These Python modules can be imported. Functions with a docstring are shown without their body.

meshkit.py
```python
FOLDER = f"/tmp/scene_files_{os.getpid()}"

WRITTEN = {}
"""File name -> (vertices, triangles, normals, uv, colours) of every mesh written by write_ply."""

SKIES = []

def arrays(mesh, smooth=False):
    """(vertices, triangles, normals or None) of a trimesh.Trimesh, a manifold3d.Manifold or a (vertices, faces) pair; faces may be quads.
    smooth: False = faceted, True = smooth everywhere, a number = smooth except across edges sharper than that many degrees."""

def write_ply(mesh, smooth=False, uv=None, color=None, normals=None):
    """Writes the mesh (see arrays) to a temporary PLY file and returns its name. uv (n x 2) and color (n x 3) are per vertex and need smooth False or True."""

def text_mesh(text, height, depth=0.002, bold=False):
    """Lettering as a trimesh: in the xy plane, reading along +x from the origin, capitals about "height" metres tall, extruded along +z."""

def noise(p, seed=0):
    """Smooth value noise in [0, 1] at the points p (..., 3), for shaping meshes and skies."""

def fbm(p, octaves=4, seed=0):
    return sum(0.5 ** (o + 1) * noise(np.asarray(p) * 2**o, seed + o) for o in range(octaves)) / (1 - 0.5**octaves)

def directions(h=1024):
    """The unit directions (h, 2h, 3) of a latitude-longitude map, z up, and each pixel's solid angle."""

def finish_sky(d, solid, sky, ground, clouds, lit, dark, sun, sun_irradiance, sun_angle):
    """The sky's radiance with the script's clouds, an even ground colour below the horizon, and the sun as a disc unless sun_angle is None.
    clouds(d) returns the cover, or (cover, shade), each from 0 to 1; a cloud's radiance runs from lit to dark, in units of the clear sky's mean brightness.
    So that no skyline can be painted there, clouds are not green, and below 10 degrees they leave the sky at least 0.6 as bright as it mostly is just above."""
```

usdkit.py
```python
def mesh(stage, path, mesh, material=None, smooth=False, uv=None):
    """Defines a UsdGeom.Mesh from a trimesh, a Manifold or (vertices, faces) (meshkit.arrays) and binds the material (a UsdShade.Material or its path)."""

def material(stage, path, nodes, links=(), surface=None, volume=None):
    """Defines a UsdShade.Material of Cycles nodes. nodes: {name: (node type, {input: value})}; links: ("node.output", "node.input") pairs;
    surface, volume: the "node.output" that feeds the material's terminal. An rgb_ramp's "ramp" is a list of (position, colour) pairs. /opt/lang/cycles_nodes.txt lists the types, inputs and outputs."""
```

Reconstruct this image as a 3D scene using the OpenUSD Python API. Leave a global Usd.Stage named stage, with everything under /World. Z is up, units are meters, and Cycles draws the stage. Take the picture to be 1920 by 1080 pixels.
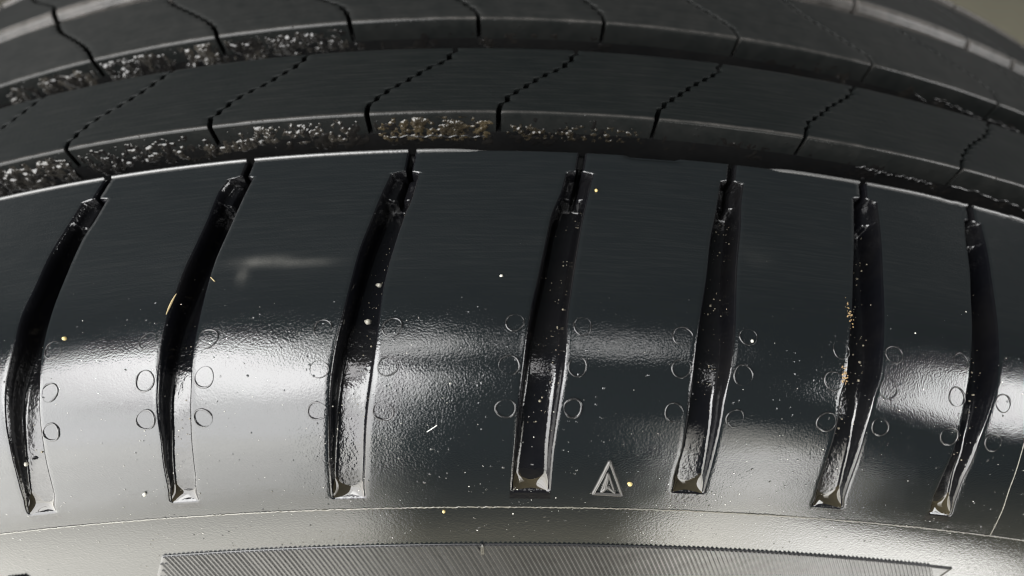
# Close-up of the wet shoulder of a car tyre: tread ribs above, shoulder blocks with curved lateral grooves, sidewall below.
import math, random
import numpy as np, trimesh, usdkit, meshkit
from pxr import Usd, UsdGeom, UsdLux, UsdShade, Sdf, Gf, Vt

random.seed(7); rng = np.random.default_rng(11)
stage = Usd.Stage.CreateInMemory()
UsdGeom.SetStageUpAxis(stage, 'Z'); UsdGeom.SetStageMetersPerUnit(stage, 1.0)
UsdGeom.Xform.Define(stage, '/World'); UsdGeom.Scope.Define(stage, '/World/Looks')
AXLE = 0.3303          # height of the wheel's axis over the floor; the tyre stands upright, its axis along y
YB = 0.0944            # where the tyre's foot stands (y)

# ---------------------------------------------------------------- camera
cam = UsdGeom.Camera.Define(stage, '/World/camera')
Mc = np.array([[0.99975, -0.00701, -0.02125], [-0.00827, 0.76672, -0.64193], [0.02079, 0.64194, 0.76647]])
Oc = np.array([0.0, -0.04437, 0.40039 + AXLE])
m4 = np.eye(4); m4[:3, :3] = Mc.T; m4[3, :3] = Oc
cam.AddTransformOp().Set(Gf.Matrix4d(*m4.ravel().tolist()))
cam.CreateHorizontalApertureAttr(36.0); cam.CreateVerticalApertureAttr(20.25); cam.CreateFocalLengthAttr(25.31)
cam.CreateClippingRangeAttr(Gf.Vec2f(0.005, 50.0))
cam.CreateFStopAttr(13.0); cam.CreateFocusDistanceAttr(0.109)
cam.CreateExposureAttr(0.0)

# ---------------------------------------------------------------- lamps (indoor: big bright openings in front, a ceiling strip, dim room)
S0 = np.array([0.0, 0.02, 0.31 + AXLE])
def aim(pos, target, w, h, radiance, color, name):
    L = UsdLux.RectLight.Define(stage, '/World/' + name)
    L.CreateWidthAttr(w); L.CreateHeightAttr(h); L.CreateIntensityAttr(radiance); L.CreateColorAttr(Gf.Vec3f(*color))
    z = np.asarray(pos) - np.asarray(target); z /= np.linalg.norm(z)
    up = np.array([0, 0, 1.0]) if abs(z[2]) < 0.98 else np.array([0, 1.0, 0])
    x = np.cross(up, z); x /= np.linalg.norm(x); y = np.cross(z, x)
    m = np.eye(4); m[0, :3], m[1, :3], m[2, :3], m[3, :3] = x, y, z, pos
    L.AddTransformOp().Set(Gf.Matrix4d(*m.ravel().tolist()))
    return L
def window(name, az0, az1, z0, z1, dist, radiance, color=(1, 1, 1)):
    """An upright bright opening seen from the tyre between two bearings (degrees, 0 = straight in front), heights z0..z1 relative to the shoulder."""
    a = math.radians((az0 + az1) / 2); half = math.tan(math.radians(abs(az1 - az0) / 2)) * dist
    p = S0 + [math.sin(a) * dist, -math.cos(a) * dist, (z0 + z1) / 2]
    return aim(p, [S0[0], S0[1], p[2]], 2 * half, z1 - z0, radiance, color, name)
K = 1.0
LAMPS = [(-91, -30, 0.47, 1.12, 0.56, 20.0), (-91, -30, 0.38, 0.468, 0.56, 16.5), (-91, -30, 0.30, 0.378, 0.56, 13.2), (-29.5, -14.5, 0.30, 1.05, 0.56, 11.5), (60, 92, 0.12, 0.39, 0.56, 12.5), (35.5, 64, -0.635, -0.40, 0.47, 5.6)]
for z0, z1, rad in ((0.16, 0.297, 12.0), (0.02, 0.158, 11.3), (-0.10, 0.018, 10.0), (-0.22, -0.102, 8.0), (-0.36, -0.222, 6.2), (-0.635, -0.305, 3.75)):
    LAMPS.append((-91, -14.5, z0, z1, 0.56 if z1 > -0.3 else 0.47, rad))      # brighter above, dimmer towards the ground, as daylight in an opening is
for z0, z1, rad in ((0.05, 0.14, 2.6), (-0.04, 0.048, 5.0), (-0.20, -0.042, 8.6), (-0.38, -0.202, 7.8), (-0.635, -0.325, 5.2)):
    LAMPS.append((21.0, 35.0, z0, z1, 0.56 if z1 > -0.3 else 0.47, rad))
LAMPS = [p for a0, a1, *r in LAMPS for p in ([(a0, a1, *r)] if a1 - a0 < 45 else [(a0, (a0 + a1) / 2 - 0.1, *r), ((a0 + a1) / 2 + 0.1, a1, *r)])]
for i, (a0, a1, z0, z1, dist, rad) in enumerate(LAMPS):
    window('opening_lamp' + (f'_{i:03d}' if i else ''), a0, a1, z0, z1, dist, rad * K, (1.0, 0.972, 0.895) if rad < 5.5 else (1.0, 0.985, 0.945) if rad < 11 else (1.0, 0.995, 0.99))
aim(S0 + [-0.30, -0.15, 1.2], S0 + [-0.30, -0.15, 0], 0.36, 0.28, 10 * K, (1, 0.99, 0.98), 'ceiling_lamp')
aim(S0 + [0.33, -0.13, 1.2], S0 + [0.33, -0.13, 0], 0.40, 0.17, 6 * K, (1, 0.99, 0.98), 'ceiling_lamp_001')
for i, a in enumerate((-138, 140)):  # added lights low behind the tyre, for a bright line along the shoulder edge
    p = S0 + [math.sin(math.radians(a)) * 1.3, -math.cos(math.radians(a)) * 1.3, 0.22]
    aim(p, [S0[0], S0[1], p[2]], 0.9, 0.30, 0.8 * K, (1, 0.98, 0.95), 'added_back_light' + ('' if i == 0 else '_001'))
dome = UsdLux.DomeLight.Define(stage, '/World/room_glow')
dm = usdkit.material(stage, '/World/Looks/room_glow', {'b': ('background_shader', {'color': (0.85, 0.97, 1.0), 'strength': 0.055})}, surface='b.background')
UsdShade.MaterialBindingAPI.Apply(dome.GetPrim()).Bind(dm)

# ---------------------------------------------------------------- measured shape, in mm and degrees round the axle
# PROF: arc length over the shoulder, y across the tyre, radius.  Groove edges: (bearing, arc length).  Sipes: (bearing, y).
PROF = [(0.0, 50.094, 323.394), (4.86, 45.281, 322.693), (9.73, 40.459, 322.046), (14.59, 35.635, 321.421), (19.46, 30.812, 320.786), (24.32, 25.997, 320.092), (29.19, 21.209, 319.239), (34.05, 16.494, 318.05), (38.92, 11.989, 316.232), (43.78, 8.015, 313.452), (48.65, 4.935, 309.705), (53.51, 2.748, 305.367), (58.37, 1.179, 300.764), (63.24, -0.001, 296.046), (74.43, -1.866, 285.009), (84.6, -3.601, 274.997), (97.85, -6.2, 261.998), (113.98, -8.299, 246.02), (129.05, -7.599, 230.993), (147.22, -1.497, 213.995), (158.98, 6.0, 205.0)]
RIBS = {2: [(56.53, 326.08), (73.44, 328.02)], 3: [(83.06, 328.06), (99.77, 330.05)], 4: [(107.91, 329.27), (130.0, 328.0)]}
GROOVES = [
  dict(L=[(-12.48, 4.72), (-12.72, 9.97), (-12.96, 15.8), (-13.04, 21.52), (-13.14, 27.14), (-13.09, 31.01), (-13.12, 37.11), (-13.12, 40.02), (-13.15, 45.27), (-13.31, 50.36), (-13.64, 55.66), (-13.93, 59.74)], R=[(-11.75, 5.35), (-11.86, 8.16), (-12.12, 13.41), (-12.22, 20.25), (-12.27, 26.03), (-12.24, 32.5), (-12.18, 36.52), (-12.14, 40.08), (-12.17, 44.64), (-12.36, 50.31), (-12.64, 55.45), (-13.01, 59.69)], S=[(-11.93, 0.85), (-12.1, 4.4)]),
  dict(L=[(-7.88, 4.08), (-8.07, 6.52), (-8.2, 11.98), (-8.36, 17.12), (-8.5, 21.31), (-8.59, 25.44), (-8.7, 30.75), (-8.72, 33.77), (-8.73, 39.23), (-8.76, 42.3), (-8.8, 46.86), (-8.99, 52.16), (-9.19, 56.72), (-9.36, 59.74)], R=[(-7.2, 4.29), (-7.41, 9.54), (-7.57, 14.47), (-7.76, 20.78), (-7.83, 27.09), (-7.86, 32.28), (-7.88, 35.52), (-7.87, 39.55), (-7.93, 44.05), (-8.07, 49.14), (-8.25, 53.91), (-8.53, 59.9)], S=[(-7.35, 0.37), (-7.47, 4.77)]),
  dict(L=[(-3.03, 5.04), (-3.22, 8.8), (-3.44, 14.1), (-3.68, 20.14), (-3.82, 26.13), (-3.94, 31.06), (-4.03, 33.93), (-4.07, 35.36), (-4.15, 38.96), (-4.19, 40.92), (-4.28, 46.49), (-4.43, 52.27), (-4.56, 56.78), (-4.64, 60.64)], R=[(-2.29, 5.14), (-2.42, 9.7), (-2.6, 13.57), (-2.82, 19.67), (-2.95, 24.17), (-3.03, 28.68), (-3.06, 32.92), (-3.1, 36.31), (-3.16, 39.97), (-3.34, 46.7), (-3.5, 53.17), (-3.7, 60.91)], S=[(-2.51, 0.53), (-2.59, 5.88)]),
  dict(L=[(2.03, 4.88), (1.86, 8.75), (1.56, 13.46), (1.32, 20.09), (1.11, 25.82), (0.95, 29.95), (0.81, 34.4), (0.71, 39.02), (0.61, 44.0), (0.54, 49.99), (0.48, 55.66), (0.46, 59.53)], R=[(2.75, 4.66), (2.58, 8.54), (2.29, 15.8), (2.09, 21.89), (1.92, 27.51), (1.8, 32.12), (1.76, 35.89), (1.7, 39.92), (1.64, 42.57), (1.55, 47.44), (1.5, 52.69), (1.52, 59.8)], S=[(2.49, 0.69), (2.33, 5.83)]),
  dict(L=[(6.64, 4.29), (6.34, 10.71), (6.03, 16.33), (5.72, 23.8), (5.43, 30.0), (5.22, 35.09), (5.12, 38.54), (5.0, 44.79), (5.01, 50.63), (4.97, 54.6), (5.03, 59.11)], R=[(7.26, 4.45), (7.08, 8.43), (6.9, 13.68), (6.6, 20.67), (6.38, 27.2), (6.22, 33.08), (6.06, 38.17), (5.88, 43.89), (5.86, 49.72), (5.9, 55.5), (5.95, 59.32)], S=[(7.08, 0.21), (6.88, 5.2)]),
  dict(L=[(10.91, 4.35), (10.56, 12.46), (10.13, 20.94), (9.8, 27.62), (9.54, 32.71), (9.36, 37.48), (9.14, 41.77), (9.12, 48.45), (9.22, 54.87), (9.38, 60.11)], R=[(11.65, 3.98), (11.39, 11.66), (11.02, 20.2), (10.7, 27.51), (10.45, 33.03), (10.31, 36.58), (10.06, 41.3), (9.93, 46.76), (9.99, 52.16), (10.18, 57.78), (10.39, 60.96)], S=[(11.36, 0.37), (11.24, 4.08)]),
  dict(L=[(14.88, 4.29), (14.67, 8.32), (14.38, 14.63), (13.97, 21.42), (13.66, 26.93), (13.38, 31.49), (13.14, 35.68), (12.9, 40.55), (12.81, 45.7), (12.82, 50.84), (12.99, 55.93), (13.22, 59.69)], R=[(15.44, 4.14), (15.3, 9.01), (14.94, 16.91), (14.6, 24.07), (14.34, 29.1), (14.1, 33.5), (13.67, 40.66), (13.46, 45.96), (13.46, 50.68), (13.7, 55.87), (14.0, 60.01)], S=[(15.29, 0.11), (15.14, 4.08)]),
]
SIPES2 = [
   [(-18.96, 62.1), (-19.42, 65.05), (-19.22, 67.48), (-16.7, 66.85), (-16.34, 68.33), (-15.77, 70.51), (-15.46, 72.75)] ,
   [(-13.52, 56.25), (-13.53, 57.69), (-13.36, 59.55), (-13.07, 61.68), (-12.52, 64.17), (-11.88, 66.64), (-11.38, 69.11), (-10.78, 72.68)] ,
   [(-8.73, 56.62), (-8.76, 58.72), (-8.55, 59.97), (-8.25, 62.1), (-7.7, 64.48), (-7.34, 65.69), (-6.84, 68.11), (-6.45, 69.94), (-6.08, 73.19)] ,
   [(-3.91, 57.05), (-3.91, 58.22), (-3.82, 59.36), (-3.58, 60.86), (-3.22, 62.89), (-2.82, 64.54), (-2.52, 66.0), (-2.06, 68.29), (-1.69, 69.53), (-1.52, 71.11), (-1.34, 73.14)] ,
   [(0.02, 56.55), (0.07, 58.23), (0.2, 59.15), (0.34, 60.49), (0.82, 62.99), (1.44, 66.17), (1.95, 68.17), (2.3, 70.75), (2.51, 73.47)] ,
   [(4.8, 56.95), (4.9, 58.82), (5.12, 60.57), (5.69, 63.7), (6.19, 66.46), (6.62, 68.42), (7.1, 71.07), (7.2, 73.07)] ,
   [(9.55, 56.69), (9.66, 58.51), (9.82, 60.55), (10.33, 63.23), (10.72, 65.56), (11.26, 68.16), (11.75, 70.78), (11.93, 72.82)] ,
   [(15.18, 56.66), (15.44, 59.89), (15.78, 62.52), (16.32, 65.46), (16.99, 68.6), (17.41, 71.95), (17.49, 73.62)] ,
]
SIPES3 = [
   [(-14.26, 82.86), (-14.8, 87.74), (-15.48, 91.56), (-16.43, 96.7), (-16.77, 100.5)] ,
   [(-9.6, 83.23), (-9.83, 86.41), (-10.14, 88.48), (-10.59, 90.76), (-11.21, 93.74), (-11.73, 96.29), (-11.92, 98.02)] ,
   [(-4.99, 83.19), (-5.13, 86.03), (-5.36, 88.31), (-6.06, 90.83), (-6.38, 92.46)] ,
   [(-0.67, 83.28), (-0.71, 84.72), (-0.99, 86.83), (-1.32, 88.84), (-1.73, 90.56)] ,
   [(3.56, 83.13), (3.53, 85.05), (3.27, 87.67), (2.92, 89.96), (2.57, 91.8)] ,
   [(8.27, 83.04), (8.15, 85.46), (7.58, 88.72), (6.8, 92.18), (6.48, 93.89)] ,
   [(13.38, 82.55), (13.35, 84.92), (12.7, 88.0), (12.08, 90.58), (11.01, 95.06), (10.73, 97.05)] ,
   [(18.97, 83.3), (18.9, 86.44), (18.41, 88.97), (17.33, 92.22), (16.4, 95.09), (15.58, 97.27)] ,
]
VENTS_UP = [(-11.86, 33.08), (-9.13, 33.29), (-7.49, 33.66), (-4.47, 33.18), (-2.67, 33.4), (0.47, 32.81), (2.22, 33.03), (4.84, 33.82), (6.62, 33.29), (9.22, 33.93), (10.8, 33.93), (12.9, 33.56)]
VENTS_MID = [(-11.81, 39.28), (-9.11, 39.07), (-7.5, 39.17), (-4.5, 38.96), (-2.75, 38.96), (0.33, 38.75), (2.07, 38.75), (4.76, 38.54), (6.41, 39.02), (8.93, 38.86), (10.53, 39.07), (12.63, 38.8), (14.14, 38.96)]
VENTS_LOW = [(-11.87, 45.16), (-9.15, 44.95), (-7.59, 45.06), (-4.57, 44.9), (-2.88, 45.01), (0.25, 44.74), (1.97, 44.9), (4.62, 44.85), (6.26, 45.11), (8.8, 45.01), (10.37, 44.95), (12.51, 44.95), (13.95, 45.11)]
TRIANGLE = [(3.08, 53.06), (2.78, 59.64), (3.61, 59.85)]
TRI_INNER = [(3.09, 55.29), (3.0, 59.27), (3.15, 58.15), (3.38, 59.32)]
SEAM = [(15.05, 41.88), (14.97, 45.11), (15.14, 51.26), (15.58, 57.36), (16.01, 62.92)]
HATCH_TOP = [(-11.01, 73.9), (-7.96, 73.79), (-4.94, 73.68), (-0.39, 73.47), (4.71, 73.63), (10.23, 73.68), (16.2, 73.53)]


# ---------------------------------------------------------------- materials
def rubber(name, base, rough, bump, peel=2000.0, pimples=0.0, wet=False, dust=(0.05, 0.046, 0.036), dust_amount=0.0, spec=0.5, dry=0.30, streak=0.30):
    n = {'g': ('geometry', {}),
         'n1': ('noise_texture', {'scale': peel, 'detail': 2.0, 'roughness': 0.55}),
         'n2': ('noise_texture', {'scale': 330.0, 'detail': 3.0, 'roughness': 0.6}),
         'n3': ('noise_texture', {'scale': 60.0, 'detail': 4.0, 'roughness': 0.65}),
         'vo': ('voronoi_texture', {'scale': 800.0, 'randomness': 1.0}),
         'vm': ('map_range', {'from_min': 0.0, 'from_max': 0.16, 'to_min': 1.0, 'to_max': 0.0, 'clamp': True}),
         'pk': ('map_range', {'from_min': 0.46, 'from_max': 0.58, 'to_min': 0.0, 'to_max': 1.0, 'clamp': True}),
         'pm': ('math', {'math_type': 'multiply'}), 'pa': ('math', {'math_type': 'multiply', 'value2': pimples}),
         'h1': ('math', {'math_type': 'multiply_add', 'value2': 0.35}), 'h2': ('math', {'math_type': 'add'}),
         'bu': ('bump', {'strength': 1.0, 'distance': bump, 'use_object_space': False}),
         'dm': ('map_range', {'from_min': 0.42, 'from_max': 0.75, 'to_min': 0.0, 'to_max': dust_amount, 'clamp': True}),
         'co': ('mix_color', {'a': base, 'b': dust}),
         'rr': ('map_range', {'from_min': 0.3, 'from_max': 0.7, 'to_min': rough * 0.8, 'to_max': rough * 1.25, 'clamp': True}),
         'p': ('principled_bsdf', {'ior': 1.5, 'specular_ior_level': spec})}
    l = [('g.position', 'n1.vector'), ('g.position', 'n2.vector'), ('g.position', 'n3.vector'), ('g.position', 'vo.vector'),
         ('vo.distance', 'vm.value'), ('n2.fac', 'pk.value'), ('vm.result', 'pm.value1'), ('pk.result', 'pm.value2'), ('pm.value', 'pa.value1'),
         ('n2.fac', 'h1.value1'), ('n1.fac', 'h1.value3'), ('h1.value', 'h2.value1'), ('pa.value', 'h2.value2'), ('h2.value', 'bu.height'),
         ('bu.normal', 'p.normal'), ('n3.fac', 'dm.value'), ('dm.result', 'co.fac'), ('co.result', 'p.base_color')]
    if wet:   # wetness painted per vertex (0 = brushed dry tread, 1 = glossy wet film), dust smears and painted rib highlights too
        n['aw'] = ('attribute', {'attribute': 'wet'}); n['ad'] = ('attribute', {'attribute': 'dust'}); n['au'] = ('attribute', {'attribute': 'grain_uv'})
        n['rw'] = ('map_range', {'from_min': 0.0, 'from_max': 1.0, 'to_min': dry, 'to_max': rough, 'clamp': True})
        n['mp'] = ('mapping', {'mapping_type': 'point', 'scale': (0.09, 2.4, 1.0)})
        n['ns'] = ('noise_texture', {'scale': 1.0, 'detail': 4.0, 'roughness': 0.7})
        n['sr'] = ('map_range', {'from_min': 0.45, 'from_max': 0.75, 'to_min': 0.0, 'to_max': streak, 'clamp': True})
        n['d2'] = ('math', {'math_type': 'add'}); n['iw'] = ('math', {'math_type': 'subtract', 'value1': 1.0}); n['s2'] = ('math', {'math_type': 'multiply'})
        n['d3'] = ('math', {'math_type': 'multiply'}); n['d4'] = ('math', {'math_type': 'add', 'use_clamp': True})
        n['pw'] = ('math', {'math_type': 'multiply'})
        l = [x for x in l if x[1] not in ('co.fac', 'h2.value2')]
        l += [('pa.value', 'pw.value1'), ('aw.fac', 'pw.value2'), ('pw.value', 'h2.value2')]
        l += [('aw.fac', 'rw.value'), ('rw.result', 'p.roughness'), ('au.vector', 'mp.vector'), ('mp.vector', 'ns.vector'), ('ns.fac', 'sr.value'),
              ('aw.fac', 'iw.value2'), ('sr.result', 's2.value1'), ('iw.value', 's2.value2'), ('ad.fac', 'd3.value1'), ('n2.fac', 'd3.value2'),
              ('s2.value', 'd2.value1'), ('d3.value', 'd2.value2'), ('d2.value', 'd4.value1'), ('dm.result', 'd4.value2'), ('d4.value', 'co.fac')]
    else:
        l += [('n3.fac', 'rr.value'), ('rr.result', 'p.roughness')]
    return usdkit.material(stage, '/World/Looks/' + name, n, l, surface='p.BSDF')

BLACK = (0.0045, 0.0055, 0.0060)
M = {
    'shoulder': rubber('wet_shoulder_rubber', BLACK, 0.075, 3.3e-5, peel=3500.0, pimples=2.6, wet=True, dust=(0.085, 0.083, 0.076), streak=0.035, dry=0.24),
    'groove': rubber('wet_groove_rubber', (0.0022, 0.0023, 0.0030), 0.12, 5.0e-5, peel=1700.0, pimples=1.2, dust=(0.02, 0.018, 0.014), dust_amount=0.15),
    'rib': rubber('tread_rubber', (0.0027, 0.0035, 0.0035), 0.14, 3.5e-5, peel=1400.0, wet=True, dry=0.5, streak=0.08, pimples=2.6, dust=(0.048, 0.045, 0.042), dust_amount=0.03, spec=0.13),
    'dry': rubber('dry_tread_rubber', (0.005, 0.0056, 0.005), 0.45, 2.0e-5, peel=1400.0, dust=(0.045, 0.041, 0.029), dust_amount=0.4, spec=0.35),
    'wall': rubber('groove_wall_rubber', (0.0040, 0.0041, 0.0042), 0.16, 6.0e-5, peel=900.0, pimples=1.0, dust=(0.010, 0.0095, 0.009), dust_amount=0.4),
    'side': rubber('wet_sidewall_rubber', BLACK, 0.075, 3.4e-5, peel=2500.0, pimples=2.2),
    'ridge': rubber('satin_ridge_rubber', (0.016, 0.016, 0.0165), 0.26, 2.5e-5, peel=1500.0),
    'mark': rubber('moulded_mark_rubber', (0.010, 0.010, 0.010), 0.07, 2.0e-5, peel=1500.0),
    'pale_mark': rubber('pale_mark_rubber', (0.032, 0.031, 0.029), 0.10, 1.5e-5, peel=1500.0),  # one even tone, lighter than the other moulded marks
    'lip': rubber('lip_rubber', (0.05, 0.05, 0.049), 0.20, 1.0e-5, peel=1500.0),  # paler than the rubber around it, to brighten the edge highlight
    'burr': rubber('burr_rubber', (0.075, 0.071, 0.058), 0.25, 2.0e-5, peel=1500.0),
    'gold': rubber('golden_grit_dirt', (0.012, 0.010, 0.007), 0.17, 5.0e-5, peel=1800.0, pimples=1.0, dust=(0.055, 0.042, 0.022), dust_amount=0.75),
    'pool': rubber('pooled_dressing', (0.012, 0.0105, 0.0075), 0.05, 3.0e-6, peel=700.0, dust=(0.05, 0.04, 0.02), dust_amount=0.5),
    'grime': rubber('black_wet_grime', (0.0045, 0.0043, 0.0042), 0.16, 2.5e-5, peel=1300.0, pimples=0.3, dust=(0.02, 0.018, 0.015), dust_amount=0.3),
    'mud': rubber('wet_grit_dirt', (0.009, 0.0086, 0.008), 0.14, 6.0e-5, peel=1500.0, pimples=1.0, dust=(0.05, 0.043, 0.032), dust_amount=0.4),
}
def plain(name, c, rough=0.5, c2=None, scale=900.0):
    c2 = c2 or tuple(x * 0.6 for x in c)
    return usdkit.material(stage, '/World/Looks/' + name, {'g': ('geometry', {}), 'n': ('noise_texture', {'scale': scale, 'detail': 3.0}), 'c': ('mix_color', {'a': c, 'b': c2}),
        'p': ('principled_bsdf', {'roughness': rough})}, [('g.position', 'n.vector'), ('n.fac', 'c.fac'), ('c.result', 'p.base_color')], surface='p.BSDF')
M['pale'] = plain('pale_grit', (0.34, 0.33, 0.29)); M['yellow'] = plain('yellow_sand', (0.40, 0.31, 0.12)); M['straw'] = plain('dry_straw', (0.26, 0.20, 0.10))
M['dustspeck'] = plain('brown_dust', (0.16, 0.14, 0.10)); M['fibre'] = plain('white_fibre', (0.75, 0.75, 0.70)); M['rust'] = plain('tan_mud', (0.20, 0.13, 0.055)); M['grey'] = plain('grey_grit', (0.20, 0.19, 0.16))
M['floor'] = plain('beige_concrete', (0.45, 0.415, 0.305), 0.7, (0.36, 0.335, 0.25), 30.0)

# ---------------------------------------------------------------- helpers
used = {}
def numbered(path):
    k = used.get(path, 0); used[path] = k + 1
    return path if k == 0 else f'{path}_{k:03d}'
def key(p, **kw):
    for a, b in kw.items(): p.SetCustomDataByKey(a, b)
    return p
def emit(name, parent, v, f, n, mat, prim=None):
    """One Mesh prim under the parent; points are given in tyre coordinates (origin on the axle) or world metres when parent is /World."""
    path = numbered(f'{parent}/{name}')
    m = UsdGeom.Mesh.Define(stage, path)
    m.CreatePointsAttr(Vt.Vec3fArray.FromNumpy(np.ascontiguousarray(v, np.float32)))
    f = np.asarray(f)
    m.CreateFaceVertexCountsAttr(Vt.IntArray.FromNumpy(np.full(len(f), f.shape[1], np.int32)))
    m.CreateFaceVertexIndicesAttr(Vt.IntArray.FromNumpy(np.ascontiguousarray(f, np.int32).ravel()))
    m.CreateSubdivisionSchemeAttr('none')
    if n is not None:
        m.CreateNormalsAttr(Vt.Vec3fArray.FromNumpy(np.ascontiguousarray(n, np.float32))); m.SetNormalsInterpolation('vertex')
    for k, a in (prim or {}).items():
        t = Sdf.ValueTypeNames.FloatArray if a.ndim == 1 else Sdf.ValueTypeNames.Float3Array
        arr = Vt.FloatArray.FromNumpy(np.ascontiguousarray(a, np.float32)) if a.ndim == 1 else Vt.Vec3fArray.FromNumpy(np.ascontiguousarray(a, np.float32))
        UsdGeom.PrimvarsAPI(m).CreatePrimvar(k, t, 'vertex').Set(arr)
    UsdShade.MaterialBindingAPI.Apply(m.GetPrim()).Bind(mat)
    return m.GetPrim()
def vnormals(v, q):
    n = np.zeros_like(v); fn = np.cross(v[q[:, 2]] - v[q[:, 0]], v[q[:, 3]] - v[q[:, 1]])
    fn /= np.linalg.norm(fn, axis=1, keepdims=True) ** 0.6 + 1e-30
    for k in range(4): np.add.at(n, q[:, k], fn)
    return n / np.maximum(np.linalg.norm(n, axis=1, keepdims=True), 1e-20)
def quads(nr, nc):
    i, j = np.meshgrid(np.arange(nr - 1), np.arange(nc - 1), indexing='ij')
    return np.stack([i * nc + j, (i + 1) * nc + j, (i + 1) * nc + j + 1, i * nc + j + 1], -1)
def pick(v, n, q, extra):
    idx, inv = np.unique(q, return_inverse=True)
    return v[idx], inv.reshape(q.shape), n[idx], {k: a[idx] for k, a in extra.items()}

T = np.array(PROF) / 1e3
from scipy.interpolate import CubicSpline, PchipInterpolator
prof_spline = CubicSpline(T[:, 0], T[:, 1:]); S_END = T[-1, 0]
def prof(s):
    """Point (y, r), tangent and outward normal of the shoulder and sidewall at arc length s (metres)."""
    p = prof_spline(s); t = prof_spline(s, 1); t = t / np.linalg.norm(t, axis=-1, keepdims=True)
    n = np.stack([t[..., 1], -t[..., 0]], -1)      # tangent runs towards -y and inward; this turns it outward
    return p, t, n
def ring(th, y, r):
    th, y, r = np.broadcast_arrays(th, y, r)
    return np.stack([r * np.sin(th), y, r * np.cos(th)], -1)
def on_side(th, s, lift=0.0):
    """World-of-the-tyre point on the shoulder or sidewall at bearing th (radians), arc length s, raised by lift."""
    p, t, n = prof(np.asarray(s, float)); q = p + n * np.asarray(lift)[..., None]
    return ring(np.asarray(th, float), q[..., 0], q[..., 1])
BASE = np.array([0, YB, -AXLE])                     # the thing's base in tyre coordinates
tyre = UsdGeom.Xform.Define(stage, '/World/tyre'); tyre.AddTranslateOp().Set(Gf.Vec3d(0, YB, 0))
key(tyre.GetPrim(), label='black car tyre with wet glossy shoulder, curved lateral grooves and zigzag tread sipes', category='tyre')
TY = '/World/tyre'
def part(name, v, f, n, mat, parent=TY, prim=None): return emit(name, parent, v - BASE, f, n, mat, prim)
def smoothstep(a, b, x): t = np.clip((x - a) / (b - a), 0, 1); return t * t * (3 - 2 * t)

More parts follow.
